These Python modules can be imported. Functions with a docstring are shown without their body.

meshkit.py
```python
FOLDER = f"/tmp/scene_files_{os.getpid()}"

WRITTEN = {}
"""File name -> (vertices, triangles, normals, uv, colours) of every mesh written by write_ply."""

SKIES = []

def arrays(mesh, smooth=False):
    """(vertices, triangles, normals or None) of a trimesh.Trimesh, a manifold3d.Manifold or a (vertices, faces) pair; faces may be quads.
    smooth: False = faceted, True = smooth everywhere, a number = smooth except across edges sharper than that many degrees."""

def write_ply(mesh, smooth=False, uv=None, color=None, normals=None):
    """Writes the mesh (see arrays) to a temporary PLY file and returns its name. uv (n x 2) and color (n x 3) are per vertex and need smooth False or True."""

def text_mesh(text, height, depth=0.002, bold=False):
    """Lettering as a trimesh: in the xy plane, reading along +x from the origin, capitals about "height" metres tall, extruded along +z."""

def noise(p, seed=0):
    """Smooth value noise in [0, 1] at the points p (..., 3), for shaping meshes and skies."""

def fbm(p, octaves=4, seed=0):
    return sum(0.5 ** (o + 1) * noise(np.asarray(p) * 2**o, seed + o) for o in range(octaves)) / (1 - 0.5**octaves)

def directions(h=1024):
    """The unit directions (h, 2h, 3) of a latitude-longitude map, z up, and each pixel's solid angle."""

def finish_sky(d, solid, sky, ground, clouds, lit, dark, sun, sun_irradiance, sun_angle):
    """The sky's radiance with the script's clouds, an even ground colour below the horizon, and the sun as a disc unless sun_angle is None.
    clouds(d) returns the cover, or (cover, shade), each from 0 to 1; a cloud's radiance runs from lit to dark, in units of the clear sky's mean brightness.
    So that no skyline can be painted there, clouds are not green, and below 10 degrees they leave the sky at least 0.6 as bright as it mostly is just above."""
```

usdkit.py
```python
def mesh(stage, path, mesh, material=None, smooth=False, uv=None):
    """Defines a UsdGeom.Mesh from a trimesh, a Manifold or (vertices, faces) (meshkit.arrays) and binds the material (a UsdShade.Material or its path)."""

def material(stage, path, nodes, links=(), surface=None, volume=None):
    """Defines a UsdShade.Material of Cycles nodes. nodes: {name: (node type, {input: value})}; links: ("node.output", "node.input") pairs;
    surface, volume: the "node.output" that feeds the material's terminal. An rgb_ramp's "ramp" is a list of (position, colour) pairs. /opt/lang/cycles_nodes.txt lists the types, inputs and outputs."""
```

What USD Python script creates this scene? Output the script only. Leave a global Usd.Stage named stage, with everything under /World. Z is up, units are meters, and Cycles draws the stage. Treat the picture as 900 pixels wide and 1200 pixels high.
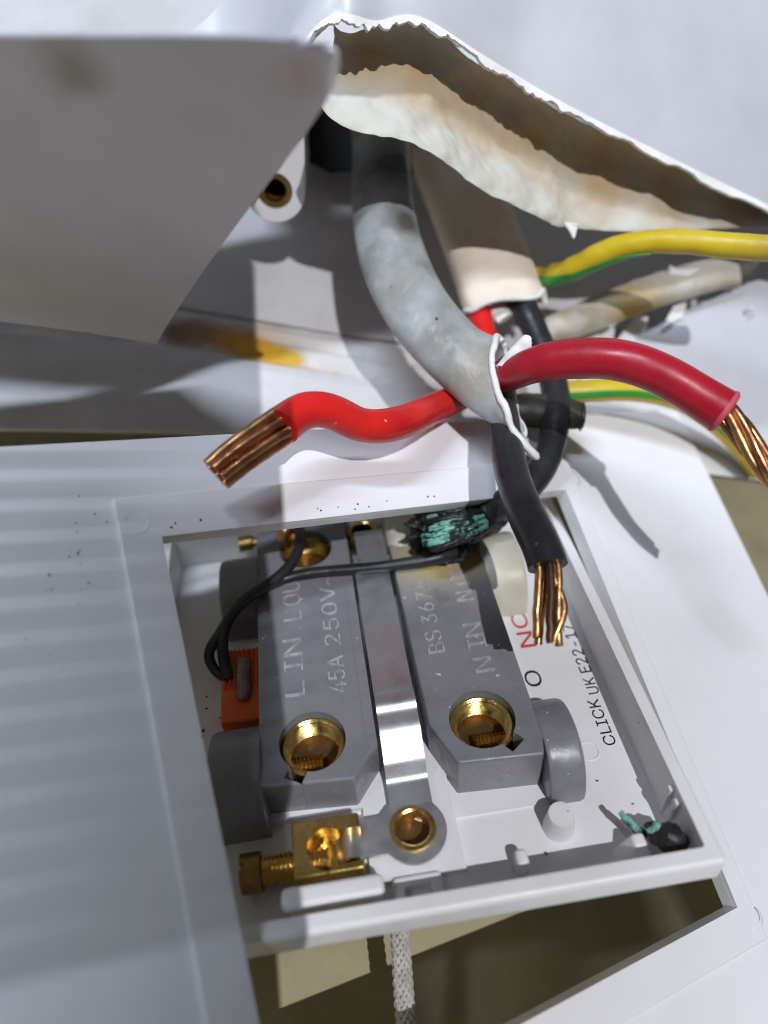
import math, random
import numpy as np, trimesh, usdkit, meshkit
import manifold3d as m3
from scipy.interpolate import make_interp_spline
from shapely.geometry import Polygon, Point, box as sbox
from shapely import affinity
from pxr import Usd, UsdGeom, UsdLux, UsdShade, Gf, Sdf

stage = Usd.Stage.CreateInMemory()
UsdGeom.SetStageUpAxis(stage, UsdGeom.Tokens.z)
UsdGeom.SetStageMetersPerUnit(stage, 1.0)
UsdGeom.Xform.Define(stage, '/World')
S = 0.00085                       # one building unit in metres
HOME = np.array([0, 0, 1.3])      # where the lens is, in metres
F = 863.0
rng = np.random.default_rng(7)

# ------------------------------------------------------------------ camera
cam = UsdGeom.Camera.Define(stage, '/World/camera')
cam.CreateFocalLengthAttr(24.0)
cam.CreateHorizontalApertureAttr(24.0 * 900 / F)
cam.CreateVerticalApertureAttr(24.0 * 1200 / F)
cam.CreateClippingRangeAttr(Gf.Vec2f(0.004, 20.0))
cam.CreateFStopAttr(8.0)
cam.CreateFocusDistanceAttr(142 * S)
cam.CreateExposureAttr(0.0)
x = UsdGeom.Xformable(cam)
x.AddTranslateOp().Set(Gf.Vec3d(*HOME))
x.AddRotateXOp().Set(90.0)

# ------------------------------------------------------------------ light
def look_light(prim, pos_u, target_u, roll=0.0):
    p, t = np.asarray(pos_u, float), np.asarray(target_u, float)
    z = p - t; z /= np.linalg.norm(z)
    xx = np.cross([0, 0, 1.0], z); xx /= np.linalg.norm(xx); yy = np.cross(z, xx)
    if roll:
        xx = np.array([1.0, 0, 0]) - z * z[0]; xx /= np.linalg.norm(xx); yy = np.cross(z, xx)
        xx, yy = xx * math.cos(roll) + yy * math.sin(roll), yy * math.cos(roll) - xx * math.sin(roll)
    w = p * S + HOME
    m = Gf.Matrix4d(*xx, 0, *yy, 0, *z, 0, *w, 1)
    UsdGeom.Xformable(prim).AddTransformOp().Set(m)
key = UsdLux.SphereLight.Define(stage, '/World/torch_lamp')
key.CreateRadiusAttr(0.0042); key.CreateNormalizeAttr(True)
key.CreateIntensityAttr(11.0); key.CreateColorAttr(Gf.Vec3f(0.94, 0.945, 1.0))
look_light(key, (310, -1100, 258), (0, 150, 0))
soft = UsdLux.RectLight.Define(stage, '/World/room_lamp')
soft.CreateWidthAttr(0.5); soft.CreateHeightAttr(0.046); soft.CreateNormalizeAttr(True)
soft.CreateIntensityAttr(2.4); soft.CreateColorAttr(Gf.Vec3f(0.76, 0.85, 1.0))
LAMP = np.array([-330., -780, 590])
look_light(soft, LAMP, (-48, 126, -5), 0.34)
dome = UsdLux.DomeLight.Define(stage, '/World/room_glow')
gm = usdkit.material(stage, '/World/Looks/room_glow', {'b': ('background_shader', {'color': (0.92, 0.95, 1.0), 'strength': 0.085})}, surface='b.background')
UsdShade.MaterialBindingAPI.Apply(dome.GetPrim()).Bind(gm)

# ------------------------------------------------------------------ helpers
def unit(v): return np.asarray(v, float) / np.linalg.norm(v)
def P(px, py, d): return np.array([(px - 450) / F * d, d, -(py - 600) / F * d], float)
def Pl(*pts): return [P(*p) for p in pts]
ex = unit([.989, .069, .132]); ey = np.array([-.138, .747, .65]); ey = unit(ey - ex * (ey @ ex)); ez = np.cross(ex, ey)
MO = P(855, 1010, 115)
def M(x_, y_, z_): return MO + ex * x_ + ey * y_ + ez * z_
def onM(px, py, z_=0.0):
    r = P(px, py, 1.0); d = ((MO + ez * z_) @ ez) / (r @ ez); q = r * d - MO
    return np.array([q @ ex, q @ ey])
MT = np.eye(4); MT[:3, 0], MT[:3, 1], MT[:3, 2], MT[:3, 3] = ex, ey, ez, MO
pn = unit([.3849, -.8186, .4265]); p1 = unit(np.array([.8785, .4666, .1027]) - pn * (np.array([.8785, .4666, .1027]) @ pn)); p2 = np.cross(pn, p1)
PO = P(190, 630, -122 / (P(190, 630, 1) @ pn) * 1.0)
def onP(px, py, h=0.0):
    r = P(px, py, 1.0); d = ((PO + pn * h) @ pn) / (r @ pn); q = r * d - PO
    return np.array([q @ p1, q @ p2])
PT = np.eye(4); PT[:3, 0], PT[:3, 1], PT[:3, 2], PT[:3, 3] = p1, p2, pn, PO

used = {}
def numbered(parent, name):
    k = (parent, name); used[k] = used.get(k, -1) + 1
    return name if used[k] == 0 else f'{name}_{used[k]:03d}'
def tri(mesh):
    if hasattr(mesh, 'to_mesh'):
        q = mesh.to_mesh(); return trimesh.Trimesh(q.vert_properties[:, :3], q.tri_verts, process=False)
    if isinstance(mesh, (tuple, list)):
        v, f = np.asarray(mesh[0], float), np.asarray(mesh[1], int)
        if f.shape[1] == 4: f = np.vstack([f[:, [0, 1, 2]], f[:, [0, 2, 3]]])
        return trimesh.Trimesh(v, f, process=False)
    return mesh
class Part:
    def __init__(s, path, base): s.path, s.base = path, base
class Thing(Part):
    def __init__(s, name, label, cat, base, group=None, kind=None):
        s.path = '/World/' + numbered('/World', name); s.base = np.asarray(base, float)
        xf = UsdGeom.Xform.Define(stage, s.path); xf.AddTranslateOp().Set(Gf.Vec3d(*(s.base * S + HOME)))
        o = xf.GetPrim()
        for k, v in (('label', label), ('category', cat), ('group', group), ('kind', kind)):
            if v: o.SetCustomDataByKey(k, v)
def add(parent, name, mesh, mat, smooth=40, label=None, kind=None):
    """a part in scene units, given in world position"""
    t = tri(mesh); v = (np.asarray(t.vertices) - parent.base) * S
    path = parent.path + '/' + numbered(parent.path, name)
    prim = usdkit.mesh(stage, path, trimesh.Trimesh(v, np.asarray(t.faces), process=False), mat, smooth=smooth).GetPrim()
    if label: prim.SetCustomDataByKey('label', label)
    if kind: prim.SetCustomDataByKey('kind', kind)
    return Part(path, parent.base)
def top(name, mesh, mat, label=None, cat=None, kind=None, smooth=40, group=None):
    t = tri(mesh); b = np.asarray(t.vertices).mean(0)
    path = '/World/' + numbered('/World', name)
    prim = usdkit.mesh(stage, path, trimesh.Trimesh((t.vertices - b) * S, t.faces, process=False), mat, smooth=smooth)
    prim.AddTranslateOp().Set(Gf.Vec3d(*(b * S + HOME)))
    for k, v in (('label', label), ('category', cat), ('kind', kind), ('group', group)):
        if v: prim.GetPrim().SetCustomDataByKey(k, v)
def xf(mesh, T): t = tri(mesh).copy(); t.apply_transform(T); return t
def mod(mesh): return xf(mesh, MT)
def plt(mesh): return xf(mesh, PT)
def rbox(x0, x1, y0, y1, z0, z1, r=0.5, seg=12):
    c = [m3.Manifold.sphere(r, seg).translate((a, b, d)) for a in (x0 + r, x1 - r) for b in (y0 + r, y1 - r) for d in (z0 + r, z1 - r)]
    return m3.Manifold.batch_hull(c)
def cyl(r, h, r2=None, n=48): return m3.Manifold.cylinder(h, r, r if r2 is None else r2, n)
def bx(x0, x1, y0, y1, z0, z1): return m3.Manifold.cube((x1 - x0, y1 - y0, z1 - z0)).translate((x0, y0, z0))
def rpoly(pts, z0, z1, r=0.6, seg=12):
    """convex outline, rounded on every edge"""
    c = Polygon(pts).buffer(-r, join_style=2); c = list(c.exterior.coords)[:-1]
    return m3.Manifold.batch_hull([m3.Manifold.sphere(r, seg).translate((a, b, z)) for a, b in c for z in (z0 + r, z1 - r)])
def lathe(profile, n=48):
    t = trimesh.creation.revolve(np.array(profile, float), sections=n); return t
def clean(t):
    t = tri(t)
    if t.volume < 0: t.invert()
    return t
def spline(pts, n, k=3):
    pts = np.asarray(pts, float); s = np.r_[0, np.cumsum(np.linalg.norm(np.diff(pts[:, :3], axis=0), axis=1))]; s /= s[-1]
    return make_interp_spline(s, pts, k=min(k, len(pts) - 1))(np.linspace(0, 1, n))
def frames(c, ref=None):
    t = np.gradient(c, axis=0); t /= np.linalg.norm(t, axis=1, keepdims=True)
    a = np.zeros_like(c); u = np.array([0.3, -1, 0.2]) if ref is None else np.asarray(ref, float)
    for i in range(len(c)):
        base = u if ref is None else np.asarray(ref, float)
        w = base - t[i] * (base @ t[i]); w /= np.linalg.norm(w); a[i] = w; u = w
    return t, a, np.cross(t, a)
def tube(pts, r, n=24, m=80, ell=1.0, ref=None, nz=0.0, nf=0.25, seed=0, squeeze=None, wrinkle=None):
    """closed tube along a smooth path; r a number or a list along the path; ell = thickness / width, the wide axis along ref"""
    c = spline(pts, m); t, a, b = frames(c, ref)
    rr = np.full(m, float(r)) if np.ndim(r) == 0 else np.interp(np.linspace(0, 1, m), np.linspace(0, 1, len(r)), r)
    th = np.linspace(0, 2 * np.pi, n, endpoint=False)
    g = c[:, None] + rr[:, None, None] * (np.cos(th)[None, :, None] * a[:, None] + ell * np.sin(th)[None, :, None] * b[:, None])
    if nz:
        k = (meshkit.fbm(g * nf + seed * 17.3, 3, seed) - 0.5) * 2 * nz
        g += k[..., None] * ((g - c[:, None]) / np.linalg.norm(g - c[:, None], axis=-1, keepdims=True))
    if wrinkle is not None: g = wrinkle(g, c, np.linspace(0, 1, m))
    v = np.vstack([g.reshape(-1, 3), c[:1], c[-1:]]); f = []
    i = np.arange(m - 1)[:, None] * n; j = np.arange(n)[None]; jn = (j + 1) % n
    q = np.stack([i + j, i + jn, i + n + jn, i + n + j], -1).reshape(-1, 4)
    f = np.vstack([q[:, [0, 1, 2]], q[:, [0, 2, 3]]])
    e0 = np.stack([np.full(n, m * n), (np.arange(n) + 1) % n, np.arange(n)], 1)
    e1 = np.stack([np.full(n, m * n + 1), (m - 1) * n + np.arange(n), (m - 1) * n + (np.arange(n) + 1) % n], 1)
    return clean(trimesh.Trimesh(v, np.vstack([f, e0, e1]), process=False))
def shell(g, th, wrap=False):
    """a closed sheet of thickness th behind the grid g (n, m, 3); th may vary over the grid"""
    gu, gv = np.gradient(g, axis=0), np.gradient(g, axis=1)
    if wrap:
        ext = np.concatenate([g[:, -2:-1], g, g[:, 1:2]], 1); gv = np.gradient(ext, axis=1)[:, 1:-1]
    nn = np.cross(gu, gv); nn /= np.maximum(np.linalg.norm(nn, axis=-1, keepdims=True), 1e-9)
    h = g - nn * (th if np.ndim(th) == 0 else np.asarray(th)[..., None])
    n, m = g.shape[:2]; v = np.vstack([g.reshape(-1, 3), h.reshape(-1, 3)]); N = n * m
    I = np.arange(N).reshape(n, m)
    q = np.stack([I[:-1, :-1], I[1:, :-1], I[1:, 1:], I[:-1, 1:]], -1).reshape(-1, 4)
    fs = [q, q[:, ::-1] + N]
    ring = np.concatenate([I[0, :-1], I[:-1, -1], I[-1, :0:-1], I[:0:-1, 0]]); rn = np.roll(ring, -1)
    fs.append(np.stack([ring, rn, rn + N, ring + N], -1))
    return clean(trimesh.Trimesh(*[(v), (lambda f: np.vstack([f[:, [0, 1, 2]], f[:, [0, 2, 3]]]))(np.vstack(fs))], process=False))
def net(rows, nu=40, nv=60, k=3):
    """rows of (px, py, depth) control points -> smooth grid (nu, nv, 3)"""
    G = np.array([Pl(*r) for r in rows])
    u, v = np.linspace(0, 1, G.shape[0]), np.linspace(0, 1, G.shape[1])
    G = make_interp_spline(v, G, k=min(k, G.shape[1] - 1), axis=1)(np.linspace(0, 1, nv))
    return make_interp_spline(u, G, k=min(k, G.shape[0] - 1), axis=0)(np.linspace(0, 1, nu))
def jag(g, edge, amp, freq, seed=0, fall=4):
    """frays one border row of the grid ('first' or 'last' along u) within the sheet"""
    n, m = g.shape[:2]; s = np.arange(m) * freq
    z = np.zeros((m, 3)); z[:, 0] = s
    w = (meshkit.fbm(z, 4, seed) - 0.35) * amp
    rows = range(fall) if edge == 'first' else range(n - 1, n - 1 - fall, -1)
    src = fall if edge == 'first' else n - 1 - fall
    d = g[0 if edge == 'first' else -1] - g[src]; L = np.linalg.norm(d, axis=-1, keepdims=True); d = d / np.maximum(L, 1e-9)
    for q, i in enumerate(rows): g[i] += d * (w * (1 - q / fall))[:, None]
    return g
def ripple(g, amp, f, seed):
    gu, gv = np.gradient(g, axis=0), np.gradient(g, axis=1); nn = np.cross(gu, gv); nn /= np.linalg.norm(nn, axis=-1, keepdims=True)
    return g + nn * ((meshkit.fbm(g * f, 4, seed) - 0.5) * 2 * amp)[..., None]
def text_on_module(s, start, height, z, depth, length=None, bold=False):
    """lettering that reads up along the module from start (x, y)"""
    t = meshkit.text_mesh(s, height, depth, bold); b = t.bounds
    t.apply_translation([-b[0][0], 0, 0])
    if length: t.apply_scale([length / (b[1][0] - b[0][0]), 1, 1])
    R = np.array([[0, -1, 0, start[0]], [1, 0, 0, start[1]], [0, 0, 1, z], [0, 0, 0, 1.0]])
    t.apply_transform(R); return mod(t)

# ------------------------------------------------------------------ materials
def mat(name, base, rough=0.4, base2=None, scale=60, lo=0.4, hi=0.7, bump=0.0, bscale=400, specks=0.0, speck_col=(0.03, 0.03, 0.03), stains_shade=(), detail=6, sscale=700, **kw):
    """base mottled into base2 by noise; fine bump; thin specks; stains = [(centre in units, radius in units, colour, softness)]"""
    n = {'g': ('geometry', {}), 'p': ('principled_bsdf', {'roughness': rough, **kw})}; l = []
    cur = None
    if base2 is not None:
        n['n1'] = ('noise_texture', {'scale': float(scale), 'detail': float(detail), 'roughness': 0.6})
        n['r1'] = ('rgb_ramp', {'ramp': [(lo, base), (hi, base2)]}); l += [('g.position', 'n1.vector'), ('n1.fac', 'r1.fac')]; cur = 'r1.color'
    for i, (c, rad, col, soft) in enumerate(stains_shade):
        w = np.asarray(c) * S + HOME
        n[f'd{i}'] = ('mapping', {'mapping_type': 'point', 'location': tuple(-w / (rad * S)), 'scale': (1 / (rad * S),) * 3})
        n[f'sn{i}'] = ('noise_texture', {'scale': 900.0 / max(rad, 1) * 1.5, 'detail': 5.0})
        n[f'gr{i}'] = ('gradient_texture', {'gradient_type': 'spherical'})
        n[f'ma{i}'] = ('math', {'math_type': 'multiply_add', 'value2': 0.9, 'value3': -0.45})
        n[f'ad{i}'] = ('math', {'math_type': 'add'})
        n[f'mr{i}'] = ('map_range', {'from_min': 0.12, 'from_max': 0.12 + soft, 'clamp': True})
        n[f'mx{i}'] = ('mix_color', {'b': tuple(col), 'a': tuple(base)})
        l += [('g.position', f'd{i}.vector'), (f'd{i}.vector', f'gr{i}.vector'), ('g.position', f'sn{i}.vector'), (f'sn{i}.fac', f'ma{i}.value1'),
              (f'gr{i}.fac', f'ad{i}.value1'), (f'ma{i}.value', f'ad{i}.value2'), (f'ad{i}.value', f'mr{i}.value'), (f'mr{i}.result', f'mx{i}.fac')]
        if cur: l.append((cur, f'mx{i}.a'))
        cur = f'mx{i}.result'
    if specks:
        n['sp'] = ('noise_texture', {'scale': float(sscale), 'detail': 2.0}); n['sr'] = ('map_range', {'from_min': 1 - specks, 'from_max': 1 - specks + 0.03, 'clamp': True})
        n['sm'] = ('mix_color', {'a': tuple(base), 'b': tuple(speck_col)})
        l += [('g.position', 'sp.vector'), ('sp.fac', 'sr.value'), ('sr.result', 'sm.fac')]
        if cur: l.append((cur, 'sm.a'))
        cur = 'sm.result'
    if cur: l.append((cur, 'p.base_color'))
    else: n['p'][1]['base_color'] = tuple(base)
    if bump:
        n['bn'] = ('noise_texture', {'scale': float(bscale), 'detail': 5.0}); n['b'] = ('bump', {'strength': float(bump), 'distance': 0.0004})
        n['rr'] = ('map_range', {'from_min': 0.3, 'from_max': 0.7, 'to_min': max(rough - 0.07, 0.03), 'to_max': min(rough + 0.12, 1), 'clamp': True})
        l += [('g.position', 'bn.vector'), ('bn.fac', 'b.height'), ('b.normal', 'p.normal'), ('bn.fac', 'rr.value'), ('rr.result', 'p.roughness')]
    return usdkit.material(stage, '/World/Looks/' + name, n, l, surface='p.BSDF')
burn = M(*onM(530, 650, 1), 1); melt = M(*onM(575, 640, -3), -3)
m_plate = mat('plate_plastic', (.84, .84, .85), .32, (.79, .79, .81), 35, bump=.12, bscale=160, specks=.205, speck_col=(.25, .24, .22), sscale=420)
m_tray = mat('tray_plastic', (.86, .85, .86), .36, (.80, .79, .79), 60, bump=.15, bscale=300, specks=.215, speck_col=(.12, .11, .1), sscale=600)
m_box = mat('box_plastic', (.62, .61, .62), .38, (.5, .49, .49), 40, bump=.15, bscale=200, specks=.22, speck_col=(.1, .09, .08), sscale=350)
m_ledge = mat('stained_ledge', (.74, .73, .72), .45, (.55, .5, .46), 60, bump=.25, bscale=260,
              stains_shade=[(P(310, 398, 190), 15, (.55, .40, .2), 1.0), (P(215, 378, 188), 10, (.2, .12, .07), .6), (P(245, 385, 189), 10, (.3, .18, .08), .6), (P(275, 396, 189), 8, (.5, .24, .03), .5), (P(300, 405, 189), 8, (.62, .31, .02), .45), (P(325, 412, 189.5), 7, (.66, .36, .02), .45), (P(345, 418, 190), 5, (.66, .42, .05), .5)])
m_wall = mat('wall_paint', (.50, .44, .26), .8, (.34, .30, .19), 28, .35, .65, bump=.4, bscale=90, stains_shade=[(P(890, 700, 245), 16, (.16, .14, .05), .8)])  # one darker olive patch towards the right
m_paperface = mat('paper_face', (.58, .585, .61), .3, (.48, .485, .52), 22, bump=.15, bscale=45)
m_sheet = mat('sheet_vinyl', (.76, .74, .83), .34, (.64, .62, .70), 26, bump=.3, bscale=45, specks=.22, speck_col=(.3, .27, .25), sscale=260, stains_shade=[(P(85, 95, 92), 7, (.34, .29, .24), .9), (P(350, 110, 94), 6, (.6, .42, .42), .9)])
m_under = mat('paper_underside', (.58, .57, .50), .85, (.48, .42, .31), 34, .40, .68, bump=.6, bscale=160,
              stains_shade=[(P(a_, b__, c__), r__, (.46, .30, .13), .9) for a_, b__, c__, r__ in ((430, 60, 150, 10), (490, 90, 153, 13), (560, 120, 160, 16), (630, 160, 168, 16), (710, 190, 175, 17), (790, 220, 180, 16), (870, 245, 186, 14))])  # browner spots along the upper part of the flap
m_torn = mat('torn_paper_core', (.85, .84, .82), .9, (.7, .68, .64), 150, bump=.6, bscale=500)
m_glue = mat('glued_paper', (.56, .53, .46), .7, (.36, .28, .14), 90, .45, .75, bump=.6, bscale=250, stains_shade=[(P(740, 365, 196), 11, (.42, .28, .06), .6), (P(655, 385, 196), 7, (.3, .2, .06), .6)])
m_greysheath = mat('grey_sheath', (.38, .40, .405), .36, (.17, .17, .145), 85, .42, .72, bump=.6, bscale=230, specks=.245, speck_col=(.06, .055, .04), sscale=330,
                  stains_shade=[(P(455, 195, 178), 15, (.045, .042, .035), .7), (P(480, 250, 166), 8, (.10, .095, .08), .6), (P(560, 430, 150), 11, (.30, .27, .21), .9), (P(470, 330, 158), 9, (.25, .24, .2), .9), (P(520, 395, 153), 7, (.16, .15, .12), .8)])  # upper dark spots paint in the shade at the top along with dirt
m_cream = mat('cream_sheath', (.80, .70, .58), .6, (.66, .55, .43), 90, bump=.35, bscale=280)
m_cut = mat('cut_sheath', (.78, .77, .73), .7, (.6, .59, .55), 300, bump=.4, bscale=500)
m_red = mat('red_insulation', (.72, .018, .015), .3, (.5, .012, .012), 75, bump=.22, bscale=190, specks=.25, speck_col=(.6, .3, .25), sscale=600)
m_crimson = mat('crimson_insulation', (.40, .009, .024), .34, (.28, .006, .018), 75, bump=.25, bscale=190, specks=.25, speck_col=(.5, .25, .22), sscale=600)
m_crimend = mat('cut_crimson', (.62, .10, .13), .6, (.5, .06, .09), 200)
m_black = mat('black_insulation', (.016, .017, .02), .36, (.03, .031, .035), 80, bump=.2, bscale=220, specks=.24, speck_col=(.1, .1, .1))
m_tape = mat('dark_sheath_scrap', (.03, .028, .022), .35, (.05, .045, .03), 80, bump=.3)
m_copper = mat('copper', (.72, .34, .17), .26, (.42, .16, .08), 260, .4, .75, metallic=1.0, bump=.2, bscale=500)
m_copper2 = mat('aged_copper', (.62, .36, .16), .34, (.3, .15, .06), 260, .45, .75, metallic=1.0, bump=.3, bscale=500)
m_dcopper = mat('blackened_copper', (.05, .03, .02), .5, (.16, .08, .04), 260, metallic=.6)
m_yellow = mat('yellow_sleeve', (.60, .44, .012), .42, (.36, .26, .03), 70, .45, .8, bump=.2, bscale=180)
m_green = mat('green_stripe', (.03, .26, .04), .42, (.05, .34, .03), 90)
m_grey = mat('grey_plastic', (.24, .24, .262), .3, (.19, .19, .21), 110, bump=.22, bscale=420, specks=.28, speck_col=(.6, .6, .6), sscale=800)
m_greyR = mat('grey_plastic_burnt', (.24, .24, .262), .3, (.19, .19, .21), 110, bump=.22, bscale=420, specks=.28, speck_col=(.6, .6, .6), sscale=800,
              stains_shade=[(burn + ey * 3, 22, (.42, .39, .29), .5), (burn + ey * 4, 15, (.52, .36, .08), .6), (burn + ey * 9, 9, (.02, .015, .012), .3)])
m_letter = mat('raised_lettering', (.46, .46, .48), .4, (.3, .3, .32), 700, .4, .6)
m_melt = mat('scorched_plastic', (.66, .64, .55), .4, (.56, .52, .36), 90, bump=.3, bscale=250, stains_shade=[(melt + ey * 6 + ez * 2, 12, (.10, .07, .035), .4)])
m_brass = mat('brass', (.80, .57, .20), .22, (.62, .40, .11), 260, .4, .8, metallic=1.0, bump=.25, bscale=420)
m_dbrass = mat('dull_brass', (.42, .27, .08), .4, (.16, .1, .03), 240, .4, .75, metallic=1.0, bump=.4, bscale=420)
m_steel = mat('zinc_steel', (.80, .82, .85), .42, (.55, .57, .6), 300, .4, .8, metallic=1.0, bump=.16, bscale=300, specks=.25, speck_col=(.9, .9, .9), sscale=900)
m_zinc = mat('zinc_ring', (.74, .76, .79), .42, (.6, .62, .66), 300, .4, .8, metallic=1.0, bump=.2, bscale=300)
m_neon = mat('orange_lens', (1.0, .15, .02), .22, (.95, .1, .012), 90, subsurface_weight=.3, subsurface_scale=.001)
m_bulb = mat('smoky_bulb', (.32, .17, .12), .12, (.5, .36, .3), 260, .5, .7)
m_verd = mat('verdigris', (.22, .52, .42), .9, (.012, .016, .015), 330, .46, .56, bump=1.0, bscale=700, detail=8)
m_soot = mat('soot', (.012, .012, .012), .45, (.03, .032, .03), 300, .4, .7, bump=1.0, bscale=600, specks=.3, speck_col=(.12, .35, .28), sscale=520)
m_ink = mat('black_ink', (.02, .02, .025), .6); m_redink = mat('red_ink', (.62, .06, .03), .6)
m_hole = mat('brown_bore', (.16, .09, .035), .5, (.07, .04, .018), 300, metallic=.7, bump=.4, bscale=400)  # dark brown for the floors of the holes
m_dark = mat('shade_black', (.006, .006, .006), .9)  # near-black standing in for the shade inside holes
m_braid = mat('braided_fibre', (.55, .52, .48), .8, (.36, .33, .30), 500, bump=.5, bscale=900)
m_crumb = mat('crumb', (.11, .09, .075), .7)
m_phone = mat('phone_case', (.03, .03, .035), .4)

# ------------------------------------------------------------------ setting: wall
def quad_plane(a, b, c, half=450):
    n = unit(np.cross(b - a, c - a)); u = unit(b - a); w = np.cross(n, u); o = (a + b + c) / 3
    if n[1] > 0: n = -n
    g = np.array([[o + u * i + w * j for j in np.linspace(-half, half, 40)] for i in np.linspace(-half, half, 40)])
    return shell(g, 3.0)
top('wall', quad_plane(P(450, 1150, 150), P(880, 650, 262), P(0, 480, 236)), m_wall, kind='structure')

# ------------------------------------------------------------------ white wall lining with the torn paper
lin = Thing('torn_wall_lining', 'glossy white wall lining above the cables, lower edge torn into a curled brown flap', 'wall lining', P(650, 100, 160))
edge = [(-500, 345, 152), (-220, 356, 154), (0, 373, 157), (110, 388, 161), (205, 330, 161), (290, 180, 148), (345, 80, 141), (398, 22, 137), (440, 30, 140), (485, 24, 142), (545, 58, 147), (600, 92, 153), (655, 124, 157), (760, 178, 166), (900, 246, 178), (1040, 310, 188)]
up = lambda k, dy, dd: [(p[0] + k, p[1] + dy, p[2] + dd) for p in edge]
g = net([up(0, 0, 0), up(5, -22, -0.5), up(10, -60, -1), up(40, -150, -1), up(60, -330, -4)], 50, 300)
g = ripple(jag(g, 'first', 1.3, 0.30, 3), .35, .05, 2)
add(lin, 'paper_face', shell(g, .5), m_paperface)
# white torn core showing along the edge
g2 = net([[(p[0], p[1] + 2.5, p[2] - .15) for p in edge[6:]], [(p[0], p[1] - 3.5, p[2] - .25) for p in edge[6:]]], 8, 300)
add(lin, 'torn_edge', shell(jag(g2, 'first', 2.2, .19, 9, 3), .8), m_torn)
low = [(374, 118, 146), (420, 152, 147), (482, 168, 149), (540, 203, 155), (592, 236, 163), (640, 258, 169), (674, 268, 173), (760, 270, 178), (850, 266, 184), (960, 268, 190)]
tope = [(396, 24, 146), (430, 30, 148), (485, 24, 150), (545, 58, 155), (600, 92, 161), (640, 115, 165), (680, 137, 170), (760, 178, 176), (850, 222, 184), (960, 272, 192)]
mix = lambda a, b, t, dd: [(p[0] * (1 - t) + q[0] * t, p[1] * (1 - t) + q[1] * t, p[2] * (1 - t) + q[2] * t + dd) for p, q in zip(a, b)]
g = net([low, mix(low, tope, .2, 1), mix(low, tope, .5, 3.5), mix(low, tope, .8, 4), tope], 70, 180)
g = ripple(jag(g, 'first', 1.5, .07, 21, 10), 2.0, .05, 5); g = ripple(g, 1.5, .11, 6); g = ripple(g, .12, .5, 9)
add(lin, 'torn_flap', shell(g, .22), m_under, label='brown paper underside curling under the torn edge')
tip = net([[(660, 260, 170.5), (678, 264, 172)], [(667, 267, 170.5), (676, 269, 172)], [(672, 277, 168.5), (674, 278, 168.6)]], 8, 6)
add(lin, 'torn_tip', shell(tip, .4), m_torn)

# ------------------------------------------------------------------ hanging sheet, upper left
sh = Thing('hanging_sheet', 'grey shaded flap of smooth sheet hanging in the upper left corner', 'sheet', P(180, 380, 160))
pr = lambda y_: 74.4 / ((600 - y_) / F + .216)
def srow(R, yR, yL, oR, oL):
    return [(R - (R + 560) * q, yR + (yL - yR) * q - 2 * math.sin(q * 9), pr(yR + (yL - yR) * q) - (oR + (oL - oR) * q)) for q in (1, .75, .5, .25, 0)]
g = net([srow(184, 400, 298, 0, 6), srow(222, 338, 250, 0, 6), srow(300, 230, 160, -1, 4), srow(384, 112, 84, -3, 2), srow(372, 44, 30, -4, 0)], 70, 120)
g[-6:, -6:] += (np.linspace(0, 1, 6)[:, None] * np.linspace(0, 1, 6)[None])[..., None] ** 2 * np.array([-2.2, 0, -1.0])
add(sh, 'sheet_face', shell(ripple(g, .4, .03, 4), .7), m_sheet)

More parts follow.
